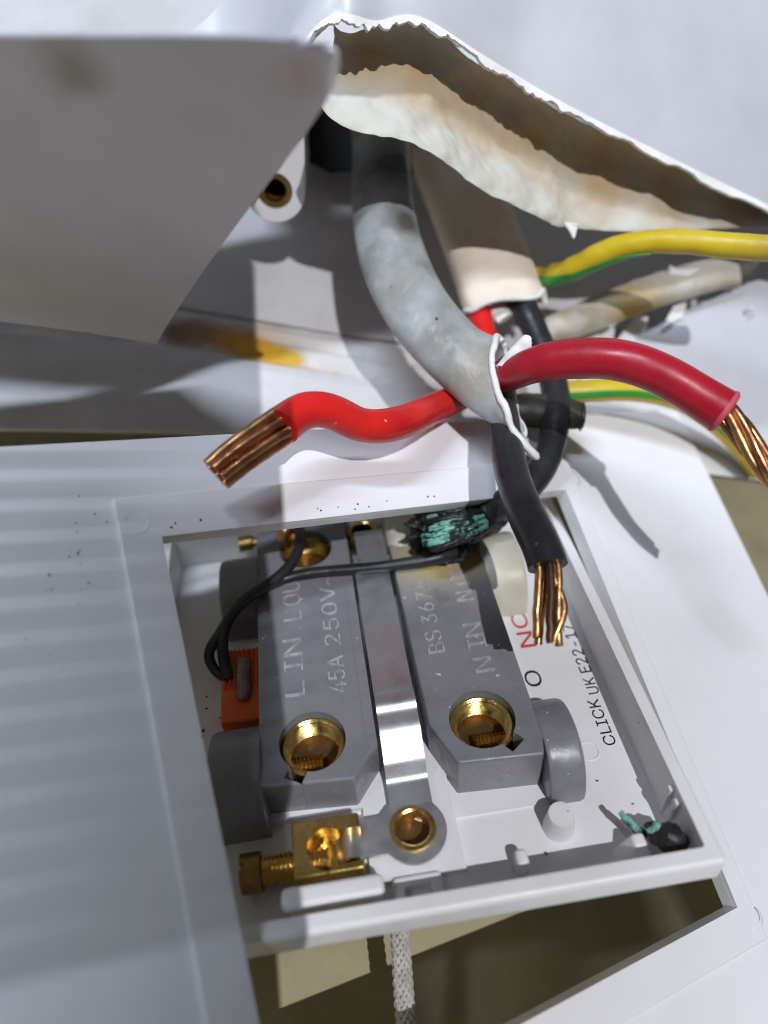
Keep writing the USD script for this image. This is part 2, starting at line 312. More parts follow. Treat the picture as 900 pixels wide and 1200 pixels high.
# ------------------------------------------------------------------ back box
bb = Thing('back_box', 'grey plastic back box with a screw post and a yellow stained ledge behind the cables', 'back box', P(400, 400, 200))
g = net([[(-150, 345, 190), (200, 362, 196), (450, 402, 203), (700, 420, 212), (980, 470, 222)],
         [(-150, 150, 205), (200, 160, 212), (450, 180, 220), (700, 200, 230), (980, 240, 240)],
         [(-150, -60, 225), (200, -60, 232), (450, -60, 240), (700, -60, 250), (980, -60, 262)]], 24, 60)
add(bb, 'back_panel', shell(g, 2), m_box)
# ledge with stain: two beads
rows = [[(-150, 345, 189), (200, 362, 195), (450, 402, 202), (700, 424, 211), (980, 476, 221)],
        [(-150, 348, 186), (200, 368, 192), (450, 410, 199), (700, 433, 208), (980, 482, 218)],
        [(-150, 356, 185.5), (200, 378, 191), (450, 424, 198), (700, 445, 206), (980, 490, 216)],
        [(-150, 358, 184), (200, 381, 189.5), (450, 428, 196), (700, 449, 204.5), (980, 493, 214.5)],
        [(-150, 372, 181), (200, 403, 186), (450, 446, 192), (700, 466, 201), (980, 505, 211)],
        [(-150, 376, 179), (200, 408, 184), (450, 451, 190), (700, 471, 199), (980, 509, 209)]]
g = net(rows, 50, 120, 1)
add(bb, 'ledge', shell(ripple(g, .3, .09, 8), 1.5), m_ledge, label='pale ledge stained yellow and brown')
rows = [[(-150, 376, 178.5), (200, 408, 183.5), (450, 450, 189.5), (700, 472, 198), (980, 510, 208)],
        [(-150, 382, 177), (200, 416, 182), (450, 457, 188), (700, 479, 197), (980, 517, 207)],
        [(-150, 440, 174), (200, 478, 178), (450, 510, 184), (700, 530, 193), (980, 562, 203)],
        [(-150, 500, 170), (200, 506, 175), (450, 520, 183), (700, 540, 192), (980, 574, 202)],
        [(-150, 503, 174), (200, 509, 179), (450, 523, 187), (700, 543, 196), (980, 577, 206)]]
add(bb, 'front_lip', shell(net(rows, 40, 60, 1), 2), m_box)
# screw post
so = P(322, 224, 176); sd = unit(P(322, 224, 1) + np.array([0.05, .25, .62])); sr = unit(np.cross(sd, [0, 0, 1])); su = np.cross(sr, sd)
T = np.eye(4); T[:3, 0], T[:3, 1], T[:3, 2], T[:3, 3] = sr, su, sd, so
post = cyl(7.2, 42, 7.6) - cyl(4.2, 10).translate((0, 0, -1))
post = post + (bx(-7.2, 7.2, 0, 30, 0, 42) - cyl(4.2, 10).translate((0, 0, -1)))
pp = add(bb, 'screw_post', xf(post, T), m_plate)
ins = lathe([(2.7, 0), (4.1, 0), (4.1, 9), (2.7, 9), (2.7, 7), (3.0, 6.6), (2.7, 6.2), (3.0, 5.6), (2.7, 5.2), (3, 4.6), (2.7, 4.2), (3, 3.6), (2.7, 3.2), (3, 2.6), (2.7, 2.2), (2.7, 0)], 32)
add(pp, 'threaded_insert', xf(ins, T @ trimesh.transformations.translation_matrix([0, 0, .6])), m_dbrass)
add(pp, 'insert_bottom', xf(cyl(4.1, .5).translate((0, 0, 8)), T), m_dark)
# cable entry: near-black slab painted for the shade inside the knocked-out opening
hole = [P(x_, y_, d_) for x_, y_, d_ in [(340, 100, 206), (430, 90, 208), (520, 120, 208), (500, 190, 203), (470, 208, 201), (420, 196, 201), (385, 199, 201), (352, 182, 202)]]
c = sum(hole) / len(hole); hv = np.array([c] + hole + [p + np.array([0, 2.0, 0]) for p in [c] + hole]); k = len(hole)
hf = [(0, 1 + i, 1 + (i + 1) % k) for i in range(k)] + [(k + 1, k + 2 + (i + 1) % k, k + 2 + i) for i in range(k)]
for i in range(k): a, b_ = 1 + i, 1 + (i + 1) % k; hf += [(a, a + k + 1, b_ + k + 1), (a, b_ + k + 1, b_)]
add(bb, 'cable_entry_shade', clean(trimesh.Trimesh(hv, hf, process=False)), m_dark, smooth=False)

# ------------------------------------------------------------------ torn strip and shards at the right
ts = Thing('torn_strip', 'glue stained torn paper strip behind the crimson wire, below the upper earth sleeve', 'paper strip', P(750, 360, 198))
g = net([[(628, 408, 194), (700, 384, 196), (790, 352, 198), (868, 332, 200)],
         [(630, 392, 191), (700, 368, 193), (785, 338, 195), (866, 322, 198)],
         [(640, 374, 193), (715, 342, 196), (785, 318, 198), (862, 302, 202)]], 24, 80)
add(ts, 'strip_face', shell(ripple(jag(jag(g, 'first', 1.0, .3, 4), 'last', .8, .3, 8), .5, .12, 3), .6), m_glue)
add(ts, 'white_edge', shell(jag(net([[(784, 322, 196.5), (800, 324, 196), (830, 322, 197), (838, 314, 199)], [(786, 312, 197), (802, 317, 196.5), (826, 314, 198), (836, 306, 200)]], 8, 40), 'first', .5, .4, 2, 3), .6), m_torn)
add(ts, 'white_edge', shell(jag(net([[(712, 386, 196), (760, 362, 198), (815, 345, 199), (860, 332, 201)], [(715, 377, 197), (760, 354, 198.5), (815, 338, 199.5), (860, 327, 201.5)]], 8, 50), 'first', .7, .4, 6, 3), .5), m_torn)
ch = Thing('plaster_chips', 'jagged white broken plaster chips beneath the torn paper strip', 'plaster chips', P(720, 385, 205))
for q in [[(640, 430), (700, 380), (722, 378), (714, 420)], [(722, 400), (748, 366), (760, 372), (742, 402)], [(775, 385), (790, 358), (806, 352), (800, 372)], [(850, 336), (862, 312), (893, 302), (880, 320)]]:
    z0 = 199 + rng.uniform(0, 3); c = np.array([P(a, b_, z0 + (a - 700) * .02 + rng.uniform(-2, 2)) for a, b_ in q])
    back = c + np.array([0.5, 2.2, -.6]); hull = trimesh.Trimesh(np.vstack([c, back])).convex_hull
    hull = hull.subdivide_to_size(3); hull.vertices += (meshkit.fbm(hull.vertices * .4, 3, 4)[:, None] - .5) * np.array([1.2, .8, 1.2])
    add(ch, 'chip', hull, m_torn)
rs = Thing('broken_panel', 'pale grey broken panel with a ragged top edge behind the crimson wire end', 'panel', P(830, 420, 200))
g = net([[(660, 520, 203), (750, 528, 206), (840, 540, 208), (1000, 570, 212)], [(670, 470, 202), (760, 450, 203), (850, 430, 204), (1000, 420, 208)], [(690, 426, 203), (765, 386, 204), (850, 346, 205), (1000, 285, 208)]], 30, 90)
add(rs, 'panel_face', shell(jag(g, 'last', 1.6, .33, 12), 1.0), m_paperface)
add(rs, 'paint_chip', clean(trimesh.Trimesh(np.array([P(a, b_, d_) for a, b_, d_ in [(876, 366, 201), (880, 357, 201), (884, 362, 201), (880, 366, 201), (880, 362, 199.6)]])).convex_hull), m_torn)

# ------------------------------------------------------------------ cover plate
a, b_, c_, d_ = onP(190, 630), onP(660, 577), onP(860, 1063), onP(285, 1120)
hx0, hx1 = (a[0] + d_[0]) / 2, (b_[0] + c_[0]) / 2; hy1, hy0 = (a[1] + b_[1]) / 2, c_[1]
r0, r1 = onP(790, 475), onP(900, 690); t0 = onP(200, 517)
ox1, oy1 = (r0[0] + r1[0]) / 2, (r0[1] + t0[1]) / 2
ridx = (onP(133, 600)[0] + onP(240, 1200)[0]) / 2; ridy = onP(400, 562)[1]; ridr = onP(800, 870)[0]
print('plate hole', hx0, hx1, hy0, hy1, 'outer', ox1, oy1, 'ridge', ridx, ridy, ridr)
cp = Thing('cover_plate', 'large white cover plate with a square window, seen from behind under the switch', 'cover plate', PO)
hole = bx(hx0, hx1, hy0, hy1, -20, 20)
outer = rpoly([(hx0 - 75, hy0 - 60), (ox1, hy0 - 60), (ox1, oy1), (hx0 - 75, oy1)], -2.6, 0, .7) - hole
add(cp, 'plate_face', plt(outer), m_plate)
rw = hx0 - ridx
raised = rpoly([(ridx, hy0 - rw), (ridr, hy0 - rw), (ridr, ridy), (ridx, ridy)], -1.3, .95, .5, 16) - bx(hx0 - .02, hx1 + .02, hy0 - .02, hy1 + .02, -20, 20)
rf = add(cp, 'raised_border', plt(raised), m_plate)
for px, py in ((225, 948), (160, 612), (672, 560), (884, 1076)):
    q = onP(px, py, .95); add(rf, 'mould_mark', plt(xf(trimesh.creation.annulus(2.05, 2.25, .12, sections=40), trimesh.transformations.translation_matrix([q[0], q[1], .96]))), m_plate)

# ------------------------------------------------------------------ switch
sw = Thing('cooker_switch', 'back of a cooker switch: white tray, grey terminal blocks, brass terminals and steel strap', 'switch', M(-40, 40, -12))
TX0, TX1, TY0, TY1 = -96, 0.0, 0.0, 96
body = m3.Manifold.batch_hull([rbox(TX0, TX1, TY0, TY1, -6.2, 0, 1.0), rbox(TX0 + 1, TX1 - 1, TY0 + 4.5, TY1, -12.5, -8, 1.0)])
cav = m3.Manifold.batch_hull([rpoly([(TX0 + 2.6, TY0 + 2.8), (TX1 - 2.6, TY0 + 2.8), (TX1 - 2.6, TY1 - 2.6), (TX0 + 2.6, TY1 - 2.6)], -6.5, 20, .5), bx(TX0 + 2.9, TX1 - 3.1, TY0 + 6.2, TY1 - 2.8, -10, -9)])
tray = add(sw, 'tray', mod(body - cav), m_tray, smooth=35)
base = rpoly([(-73, 9), (-39.5, 9), (-38, 23), (-20, 23), (-20, 93), (-73, 93)], -11, -7.4, .3) if False else (bx(-73.4, -39.6, 9.2, 93, -11, -8.4) + bx(-39.7, -19, 18.5, 93, -11, -9.6))
E0 = onM(484, 972, -6.3); base = base - cyl(3.4, 4).translate((E0[0], E0[1], -9.9)) - bx(-80, -55.8, 0, 22.6, -9.9, 0)
add(sw, 'base_ledge', mod(base), m_tray)
# earth support bracket
br = rbox(-70.5, -53.8, 5.2, 8.7, -5.5, -2.8, 1.0) + bx(-69.6, -66.5, 5.7, 8.3, -10.2, -4) + bx(-57.5, -54.2, 5.7, 8.3, -10.2, -4)
add(sw, 'bracket', mod(br), m_tray)
arch = rpoly([(-52.5, 5.0), (-44, 5.0), (-44, 9.4), (-52.5, 9.4)], -10.3, -7.6, .8) - rpoly([(-50.6, 3), (-46, 3), (-46, 7.6), (-50.6, 7.6)], -10.5, -6, .6)
add(sw, 'arch_rib', mod(arch), m_tray)
q = onM(658, 955, -5.4); add(sw, 'pillar', mod(cyl(2.9, 5, 2.25).translate((q[0], q[1], -10.1))), m_tray)
q = onM(612, 1004, -6.0); add(sw, 'pillar', mod(rbox(q[0] - 1.1, q[0] + 1.1, q[1] - 1.6, q[1] + 1.6, -10.3, -6.0, .8)), m_tray)
q = onM(748, 982, -5.0); gus = m3.Manifold.batch_hull([rbox(q[0] - 1.2, q[0] + 1.2, q[1] - 1.6, q[1] + 1.0, -7, -5.0, .6), bx(q[0] - 3.5, q[0] + 3, q[1] - 3.5, q[1] + .6, -10.1, -9.9)])
add(sw, 'gusset', mod(gus), m_tray)
for px, py, rr in ((690, 880, 2.0), (312, 1050, 2.4), (494, 955, 2.0)):
    q = onM(px, py, -10); add(tray, 'mould_mark', mod(xf(trimesh.creation.annulus(rr - .18, rr, .16, sections=40), trimesh.transformations.translation_matrix([q[0], q[1], -9.95 if px != 494 else -8.35]))), m_tray)
# slits in the right wall
for px, py in ((790, 930), (800, 945)):
    q = onM(px, py, -5); add(tray, 'wall_rib', mod(rbox(-3.4, -2.5, q[1] - 1, q[1] + .2, -10, -1.6, .3)), m_tray)

HL, HR, HLT, HRT = onM(366, 868, 1), onM(565, 842, 1), onM(358, 643, 1), onM(520, 640, 1)
def terminal_hole(h, notch): 
    k = cyl(6.1, 20).translate((h[0], h[1], -9))
    if notch: k += bx(-1.7, 1.7, -8.2, 0, -9, 12).rotate((0, 0, notch)).translate((h[0], h[1], 0))
    return k
def tub(h, parent, m=m_brass):
    pr = [(5.95, -9.2), (5.95, -0.9), (5.5, -0.55), (5.0, -.9)]
    for i in range(7): z = -1.2 - i * .55; pr += [(5.0, z), (4.65, z - .27)]
    pr += [(4.6, -9.2), (5.95, -9.2)]
    t = lathe([(r_, z) for r_, z in pr], 56); t.apply_translation([h[0], h[1], 0]); return add(parent, 'terminal_tube', mod(clean(t)), m)
lb = rpoly([(-72.9, 24.3), (-56.5, 23.2), (-51.6, 29.5), (-51.6, 93), (-72.9, 93)], -10.4, 1.0, .55)
lb = lb - bx(-53.7, -50, 31, 95, .62, 3)
lb = lb - terminal_hole(HL, -28) - terminal_hole(HLT, 0)
LB = add(sw, 'terminal_block', mod(lb), m_grey, smooth=30)
rb = rpoly([(-41.8, 31.6), (-38.2, 23.0), (-22.9, 22.2), (-22.0, 26), (-22.0, 80), (-42.2, 80)], -10.4, 1.0, .55)
rb = rb - terminal_hole(HR, 38) - cyl(6.5, 20).translate((HRT[0], HRT[1], -8))
RB = add(sw, 'terminal_block', mod(rb), m_greyR, smooth=30, label='right terminal block, scorched yellow at its top end')
for h, p_ in ((HL, LB), (HR, RB), (HLT, LB)):
    tub(h, p_)
    sc = tri(cyl(1.9, 8)); gr = [];
    thr = lathe([(0, 0)] + [(2.1 if i % 2 else 1.75, .35 * i) for i in range(20)] + [(0, 7)], 24)
    thr.apply_transform(trimesh.transformations.rotation_matrix(math.pi / 2, [0, 1, 0])); sg = -1 if h[0] < -50 else 1
    thr.apply_translation([h[0] + (-5.4 if sg < 0 else -1.6), h[1] - 1.2, -6.2]); add(p_, 'clamp_screw', mod(clean(thr)), m_brass)
    add(p_, 'terminal_floor', mod(cyl(5.5, .6).translate((h[0], h[1], -7.4))), m_hole)
# side drums, axis along x
def drum(x0, x1, yc, r, zc, bev=1.1):
    pr = [(0, 0), (r - bev, 0), (r - .25, .3 * bev), (r, bev), (r, x1 - x0 - bev), (r - .25, x1 - x0 - .3 * bev), (r - bev, x1 - x0), (0, x1 - x0)]
    q = m3.Manifold.revolve(m3.CrossSection([np.array(pr)]), 56).rotate((0, 90, 0)).translate((x0, yc, zc))
    return q ^ bx(-120, 20, -20, 120, -10.2, 20)
d1 = drum(-82.2, -72.4, 30.2, 10.6, -8.4); d1 = d1 ^ bx(-90, -60, 20.5, 60, -20, 20)
D1 = add(sw, 'screw_housing', mod(d1), m_grey, smooth=35)
add(D1, 'screw_head', mod(tri(cyl(5.2, 1.2)).apply_transform(trimesh.transformations.rotation_matrix(-math.pi / 2, [0, 1, 0])).apply_translation([-82.0, 29, -5.8])), m_dbrass)
D2 = add(sw, 'screw_housing', mod(drum(-81.5, -72.4, 77, 10.2, -8.4)), m_grey, smooth=35)
add(sw, 'screw_housing', mod(drum(-22.4, -15.4, 27.6, 9.7, -8.6)), m_grey, smooth=35)
add(sw, 'screw_housing', mod(drum(-22.4, -13.2, 73, 10.6, -8.0)), m_melt, smooth=35, label='scorched pale right upper screw housing')
pb = drum(-46, -39, 84, 8.5, -4); add(sw, 'melted_housing', mod(rbox(-42.6, -30, 78, 96, -9.5, 2.2, 3.0)), m_melt, smooth=50)
# small brass screw above the left upper housing
q = onM(287, 634, -3); sc = lathe([(0, 0), (2.0, 0), (2.0, 3.2), (1.2, 3.4), (1.2, 6), (0, 6)], 24); sc.apply_transform(trimesh.transformations.rotation_matrix(math.pi / 2, [0, 1, 0])); sc.apply_translation([q[0] - 1.5, q[1], -4])
add(sw, 'clamp_screw', mod(clean(sc)), m_dbrass)
# steel strap
def strip(path, x0, x1, th=.7, n=120, k=1):
    pth = spline(np.c_[np.array(path), np.zeros(len(path))], n, k)[:, :2]
    t = np.gradient(pth, axis=0); t /= np.linalg.norm(t, axis=1, keepdims=True); nn = np.c_[-t[:, 1], t[:, 0]]
    o = Polygon(np.vstack([pth + nn * th / 2, (pth - nn * th / 2)[::-1]])).buffer(0)
    if o.geom_type != 'Polygon': o = max(o.geoms, key=lambda s: s.area)
    e = trimesh.creation.extrude_polygon(o, x1 - x0, engine='earcut')       # (y, z) plane, extruded along x
    R = np.array([[0, 0, 1, x0], [1, 0, 0, 0], [0, 1, 0, 0], [0, 0, 0, 1.0]]); e.apply_transform(R); return clean(e)
def arc(pts, r):
    """rounds the corners of a polyline"""
    out = [pts[0]]
    for i in range(1, len(pts) - 1):
        a, b2, c2 = map(np.array, (pts[i - 1], pts[i], pts[i + 1])); u, w = unit(a - b2), unit(c2 - b2); rr = min(r, .45 * np.linalg.norm(a - b2), .45 * np.linalg.norm(c2 - b2))
        for s in np.linspace(0, 1, 7): out.append(tuple((1 - s) ** 2 * (b2 + u * rr) + 2 * s * (1 - s) * b2 + s * s * (b2 + w * rr)))
    out.append(pts[-1]); return out
sp = arc([(79, -.4), (70, .15), (40.5, .15), (39.3, 1.2), (36.8, 1.35), (35.6, .5), (32.2, .1), (28.9, -2.6), (27.6, -3.2), (25.6, -6.3), (20.5, -6.55)], 1.1)
ST = add(sw, 'earth_strap', mod(strip(sp, -50.9, -43.3, .7, 200)), m_steel, smooth=35)
E = onM(484, 972, -6.3)
ring = Point(E).buffer(5.9, 48).union(sbox(-50.9, E[1] + 2, -43.3, 21.0)).union(sbox(-57.5, E[1] - 3.4, E[0], E[1] + 3.2)).buffer(-.8).buffer(1.6).buffer(-.8).difference(Point(E).buffer(3.6, 48))
add(ST, 'strap_ring', mod(xf(trimesh.creation.extrude_polygon(ring, .75, engine='earcut'), trimesh.transformations.translation_matrix([0, 0, -6.95]))), m_zinc)
tab = arc([(0, -6.55), (1.4, -6.3), (2.2, -7.6), (2.2, -9)], .6)
ey_ = lathe([(2.9, -9.8), (2.9, -5.7), (3.3, -5.45), (3.9, -5.55), (4.05, -5.9), (3.7, -6.15), (3.6, -9.8), (2.9, -9.8)], 48); ey_.apply_translation([E[0], E[1], 0])
add(ST, 'eyelet', mod(clean(ey_)), m_brass)
add(ST, 'eyelet_bottom', mod(cyl(3.2, .4).translate((E[0], E[1], -9.6))), m_hole)
# hook into the earth terminal
hk = strip(arc([(-60.8, -8.6), (-59.8, -6.3), (-58.6, -5.6), (-57.0, -6.55), (-55.5, -6.6)], .8), 0, 6.4, .7, 60); R = np.array([[0, 1, 0, 0], [-1, 0, 0, E[1] + 3.1], [0, 0, 1, 0], [0, 0, 0, 1.0]]); 
add(ST, 'strap_hook', mod(clean(xf(hk, R))), m_zinc)
# upper tab and eyelet
tq = onM(436, 650, .6)
add(sw, 'strap_tab', mod(rbox(tq[0] - 3.4, tq[0] + 3.5, tq[1] - 2.2, tq[1] + 8.5, -.7, .5, .25) + rbox(tq[0] - 3.0, tq[0] + 3.9, tq[1] - 5.4, tq[1] - 1.4, .1, 1.5, .25)), m_steel)
q = onM(424, 622, -3.5); e2 = lathe([(2.7, -8), (2.7, -3.4), (3.1, -3.1), (3.8, -3.3), (3.9, -3.9), (3.5, -8), (2.7, -8)], 40); e2.apply_translation([q[0], q[1], 0]); add(sw, 'eyelet', mod(clean(e2)), m_brass)
add(sw, 'eyelet_bottom', mod(cyl(2.9, .4).translate((q[0], q[1], -7.4))), m_dark)
# earth terminal
A = onM(341, 966, -3.4); B = onM(432, 1019, -3.4)
X0, X1, Y0, Y1 = A[0], -56.6, B[1] + .4, A[1] + .4
cx, cy = onM(384, 994, -3.4)
et = rbox(X0, X1, Y0, Y1, -9.6, -3.4, .45) - cyl(3.6, 12).translate((cx, cy, -8.6)) - bx(cx, X1 + 2, cy - 2.9, cy + 2.9, -7.8, 2)
ET = add(sw, 'earth_terminal', mod(et), m_brass)
def threaded(r_, L, pitch=.75):
    pr = [(0, 0)]; z = 0
    while z < L: pr += [(r_ - .35, z), (r_, z + pitch * .35), (r_, z + pitch * .5), (r_ - .35, z + pitch * .85)]; z += pitch
    return lathe(pr + [(0, L)], 32)
s1 = threaded(2.5, 11); s1.apply_transform(trimesh.transformations.rotation_matrix(math.pi / 2, [0, 1, 0])); s1.apply_translation([X0 - 8.5, cy - .6, -6.6])
SC = add(ET, 'clamp_screw', mod(clean(s1)), m_brass)
hd = tri(cyl(3.25, 3.4, n=40).rotate((0, 90, 0)) - bx(-1, .9, -.55, .55, -5, 5)).copy(); hd.apply_translation([X0 - 9.0, cy - .6, -6.6]); add(SC, 'screw_head', mod(hd), m_dbrass)
s2 = threaded(2.2, 3.2); s2.apply_transform(trimesh.transformations.rotation_matrix(math.pi / 2, [0, 1, 0])); s2.apply_translation([cx - 3.6, cy - .6, -6.6]); add(ET, 'screw_tip', mod(clean(s2)), m_brass)
# neon lens
NE = add(sw, 'neon_lens', mod(rbox(-81.6, -72.5, 43, 61.2, -10.2, -6.0, .6)), m_neon)
for i in range(9): add(NE, 'lens_rib', mod(rbox(-81 + i * .95, -80.55 + i * .95, 51, 61, -6.4, -5.5, .18, 8)), m_neon)
add(NE, 'neon_bulb', mod(xf(trimesh.creation.capsule(height=8, radius=1.6, count=[16, 16]), np.array([[1, 0, 0, -76.9], [0, 0, -1, 53.0], [0, 1, 0, -5.6], [0, 0, 0, 1.0]]))), m_bulb)
# lettering raised on the blocks
def lbl(parent, s, px0, px1, h, z=1.0, m=m_letter, depth=.24, bold=False, dz=.0):
    q0, q1 = onM(*px0, z), onM(*px1, z); add(parent, 'lettering', text_on_module(s, q0, h, z + dz - .03, depth + .03, q1[1] - q0[1], bold), m, smooth=False)
lbl(LB, 'L IN', (358, 815), (352, 748), 3.9); lbl(LB, 'L OUT', (354, 726), (352, 668), 3.9)
lbl(LB, '45A', (407, 811), (402, 768), 3.4); lbl(LB, '250V~', (400, 756), (391, 672), 3.3)
lbl(RB, 'BS 3676', (522, 764), (499, 681), 3.4); lbl(RB, 'N OUT', (556, 703), (541, 648), 3.9); lbl(RB, 'N IN', (580, 786), (569, 728), 3.9)
Z = -9.99
lbl(tray, 'CLICK', (723, 872), (706, 818), 2.3, Z, m_ink, .05); lbl(tray, 'UK', (703, 812), (697, 793), 2.3, Z, m_ink, .05)
lbl(tray, 'E22-17-1', (694, 787), (667, 712), 2.5, Z, m_ink, .05)
lbl(tray, 'NO', (629, 757), (622, 715), 3.4, Z + .0, m_redink, .05); lbl(tray, 'O', (637, 803), (634, 784), 3.3, Z, m_ink, .05)

# thin link wires of the neon
def mp(px, py, z): q = onM(px, py, z); return M(q[0], q[1], z)
add(sw, 'link_wire', tube([mp(545, 640, 2), mp(518, 652, 3), mp(470, 661, 3), mp(400, 668, 3), mp(345, 675, 3), mp(308, 690, 2.4), mp(275, 715, 1.5), mp(256, 745, -1), mp(245, 768, -4), mp(252, 785, -6), mp(268, 796, -6.5)], [1.5, 1.6, 1.35, 1.2, 1.2, 1.2, 1.15, 1.15, 1.15, 1.1, 1.0], 16, 140, nz=.12, seed=3), m_black)
add(sw, 'link_wire', tube([mp(330, 612, 0), mp(348, 618, 3), mp(352, 636, 5), mp(343, 658, 4.4), mp(318, 682, 4), mp(285, 705, 3), mp(264, 735, 0), mp(262, 770, -4), mp(269, 797, -6)], 1.25, 16, 120, nz=.08, seed=5), m_black)
add(sw, 'link_wire', tube([mp(325, 625, -4), mp(330, 616, 0), mp(336, 622, 1.5), mp(333, 640, -1.5), mp(350, 655, -6)], [1.6, 2.2, 2.4, 1.8, 1.2], 14, 50, nz=.2), m_copper2, label='bare copper end in the left upper terminal')

# ------------------------------------------------------------------ cables
def strand_bundle(parent, pts, spots, r, m=m_copper, name='copper_strand', tw=0.0, wob=.25, end=None, seed=0, ref=(0, 0, 1)):
    c = spline(pts, 40); t, a, b2 = frames(c, ref); lr = np.random.default_rng(seed)
    for i, (u, w) in enumerate(spots):
        s = np.linspace(0, 1, 40)[:, None]; an = tw * s[:, 0]; uu, ww = u * np.cos(an) - w * np.sin(an), u * np.sin(an) + w * np.cos(an)
        sp_ = 1 + (0 if end is None else end) * s[:, 0] ** 1.5
        jit = np.cumsum(lr.normal(0, wob * .06, (40, 3)), 0) * np.sin(s * 1.5)
        q = c + a * (uu * sp_)[:, None] + b2 * (ww * sp_)[:, None] + jit
        L = 40 - int(lr.integers(0, 4)); add(parent, name, tube(q[:L:3], r, 12, 36, nz=.06, nf=.5, seed=i), m if not isinstance(m, list) else m[i % len(m)])

gc = Thing('grey_cable', 'fat grippy grey sheathed cable with its end split open over the crimson core', 'cable', P(450, 165, 186))
gc_prim = stage.GetPrimAtPath(gc.path); gc_prim.SetCustomDataByKey('label', 'thick stained grey sheathed cable curving down, its split end letting out crimson and black cores')
pts = Pl((438, 120, 192), (446, 170, 186), (448, 240, 177), (463, 310, 169), (498, 375, 162), (545, 425, 157), (600, 468, 153), (655, 503, 150))
n_, m_ = 60, 150
c = spline(pts, m_); t, a, b2 = frames(c, (.62, .1, .78))
b2 = np.where((b2[:, 1] > 0)[:, None], -b2, b2)                  # b2 towards the lens
S0 = np.linspace(0, 1, m_); wd = np.interp(S0, [0, .15, .3, .5, .7, .85, 1], [7.4, 7.5, 7.7, 7.7, 7.2, 7.0, 6.0])
th = np.linspace(0, 2 * np.pi, n_); g = np.zeros((m_, n_, 3))
zz = np.zeros((n_, 3)); zz[:, 0] = np.cos(th) * 2.6; zz[:, 1] = np.sin(th) * 2.6
lim = .89 - .095 * np.cos(th) - .035 * np.sin(th) + (meshkit.fbm(zz * .5, 3, 31) - .5) * .07
for j in range(n_):
    sj = S0 * lim[j]; ip = lambda arr: np.stack([np.interp(sj, S0, arr[:, q]) for q in range(3)], 1)
    fl = 1 + .22 * np.clip((S0 - .93) / .07, 0, 1) ** 2 * (0.4 + .6 * math.cos(th[j]) ** 2)
    w = np.interp(sj, S0, wd) * fl
    g[:, j] = ip(c) + w[:, None] * (math.cos(th[j]) * ip(a) + .64 * math.sin(th[j]) * ip(b2))
k = (meshkit.fbm(g * .16, 4, 3) - .5) * 1.0 + (meshkit.fbm(g * .6, 2, 8) - .5) * .25; g += k[..., None] * unit([-.2, -1, .3])
g[:, -1] = g[:, 0]
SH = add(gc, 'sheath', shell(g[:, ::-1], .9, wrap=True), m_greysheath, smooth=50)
add(SH, 'cut_edge', tube(list(g[-1][::2]), .72, 8, 160, nz=.25, nf=.5, seed=3), m_cut)
flapg = net([[(584, 432, 149.5), (592, 428, 148.8), (600, 428, 149)], [(594, 420, 148.6), (602, 417, 147.8), (610, 420, 148.2)], [(604, 408, 147.6), (612, 404, 147), (619, 409, 147.6)], [(614, 398, 147.2), (619, 396, 147), (624, 402, 147)]], 24, 16)
add(SH, 'torn_lip', shell(ripple(flapg, .3, .3, 4), .8), m_cut)
CR = add(gc, 'crimson_core', tube(Pl((525, 432, 160), (560, 442, 157), (590, 441, 152.5), (625, 428, 145.5), (680, 420, 140), (735, 424, 136), (785, 444, 134), (822, 466, 133), (849, 483, 132)), [3.2, 3.4, 3.3, 3.4, 3.75, 3.9, 3.8, 3.7, 3.8, 4.0], 28, 120, nz=.12, nf=.15, seed=1), m_crimson)
cend = P(849, 483, 132); cdir = unit(P(849, 483, 132) - P(822, 466, 133))
add(CR, 'cut_end', tube([cend - cdir * .6, cend + cdir * .15, cend + cdir * .5], [4.0, 4.15, 3.6], 28, 12, nz=.25, nf=.6, seed=8), m_crimend)
c7 = [(0, 0)] + [(1.65 * math.cos(i * math.pi / 3), 1.65 * math.sin(i * math.pi / 3)) for i in range(6)]
strand_bundle(CR, Pl((844, 480, 132), (862, 498, 130.5), (885, 530, 129), (915, 568, 128), (950, 600, 128)), c7, .85, [m_copper, m_copper, m_copper2], tw=3.6, seed=2, end=-.45)
BF = add(gc, 'black_core', tube(Pl((572, 440, 161), (586, 474, 158), (593, 518, 151), (604, 568, 142), (622, 615, 135), (634, 640, 132), (642, 664, 130)), [3.3, 3.3, 3.3, 3.35, 3.4, 3.5, 3.55], 28, 100, nz=.1, nf=.15, seed=2), m_black)
strand_bundle(BF, Pl((641, 660, 130.5), (642, 690, 129), (640, 720, 128), (640, 756, 127)), [(-1.55, .1), (-.5, -1.2), (.15, 1.0), (1.2, -.7), (1.7, .6)], .74, [m_copper2, m_copper2, m_dcopper], end=.12, wob=.7, seed=11, ref=(1, 0, 0))
strand_bundle(BF, Pl((645, 660, 130), (654, 690, 128.5), (660, 712, 127.5), (654, 735, 126.5), (648, 762, 126)), [(0, 0)], .8, [m_copper2], wob=.2, seed=4, ref=(1, 0, 0))

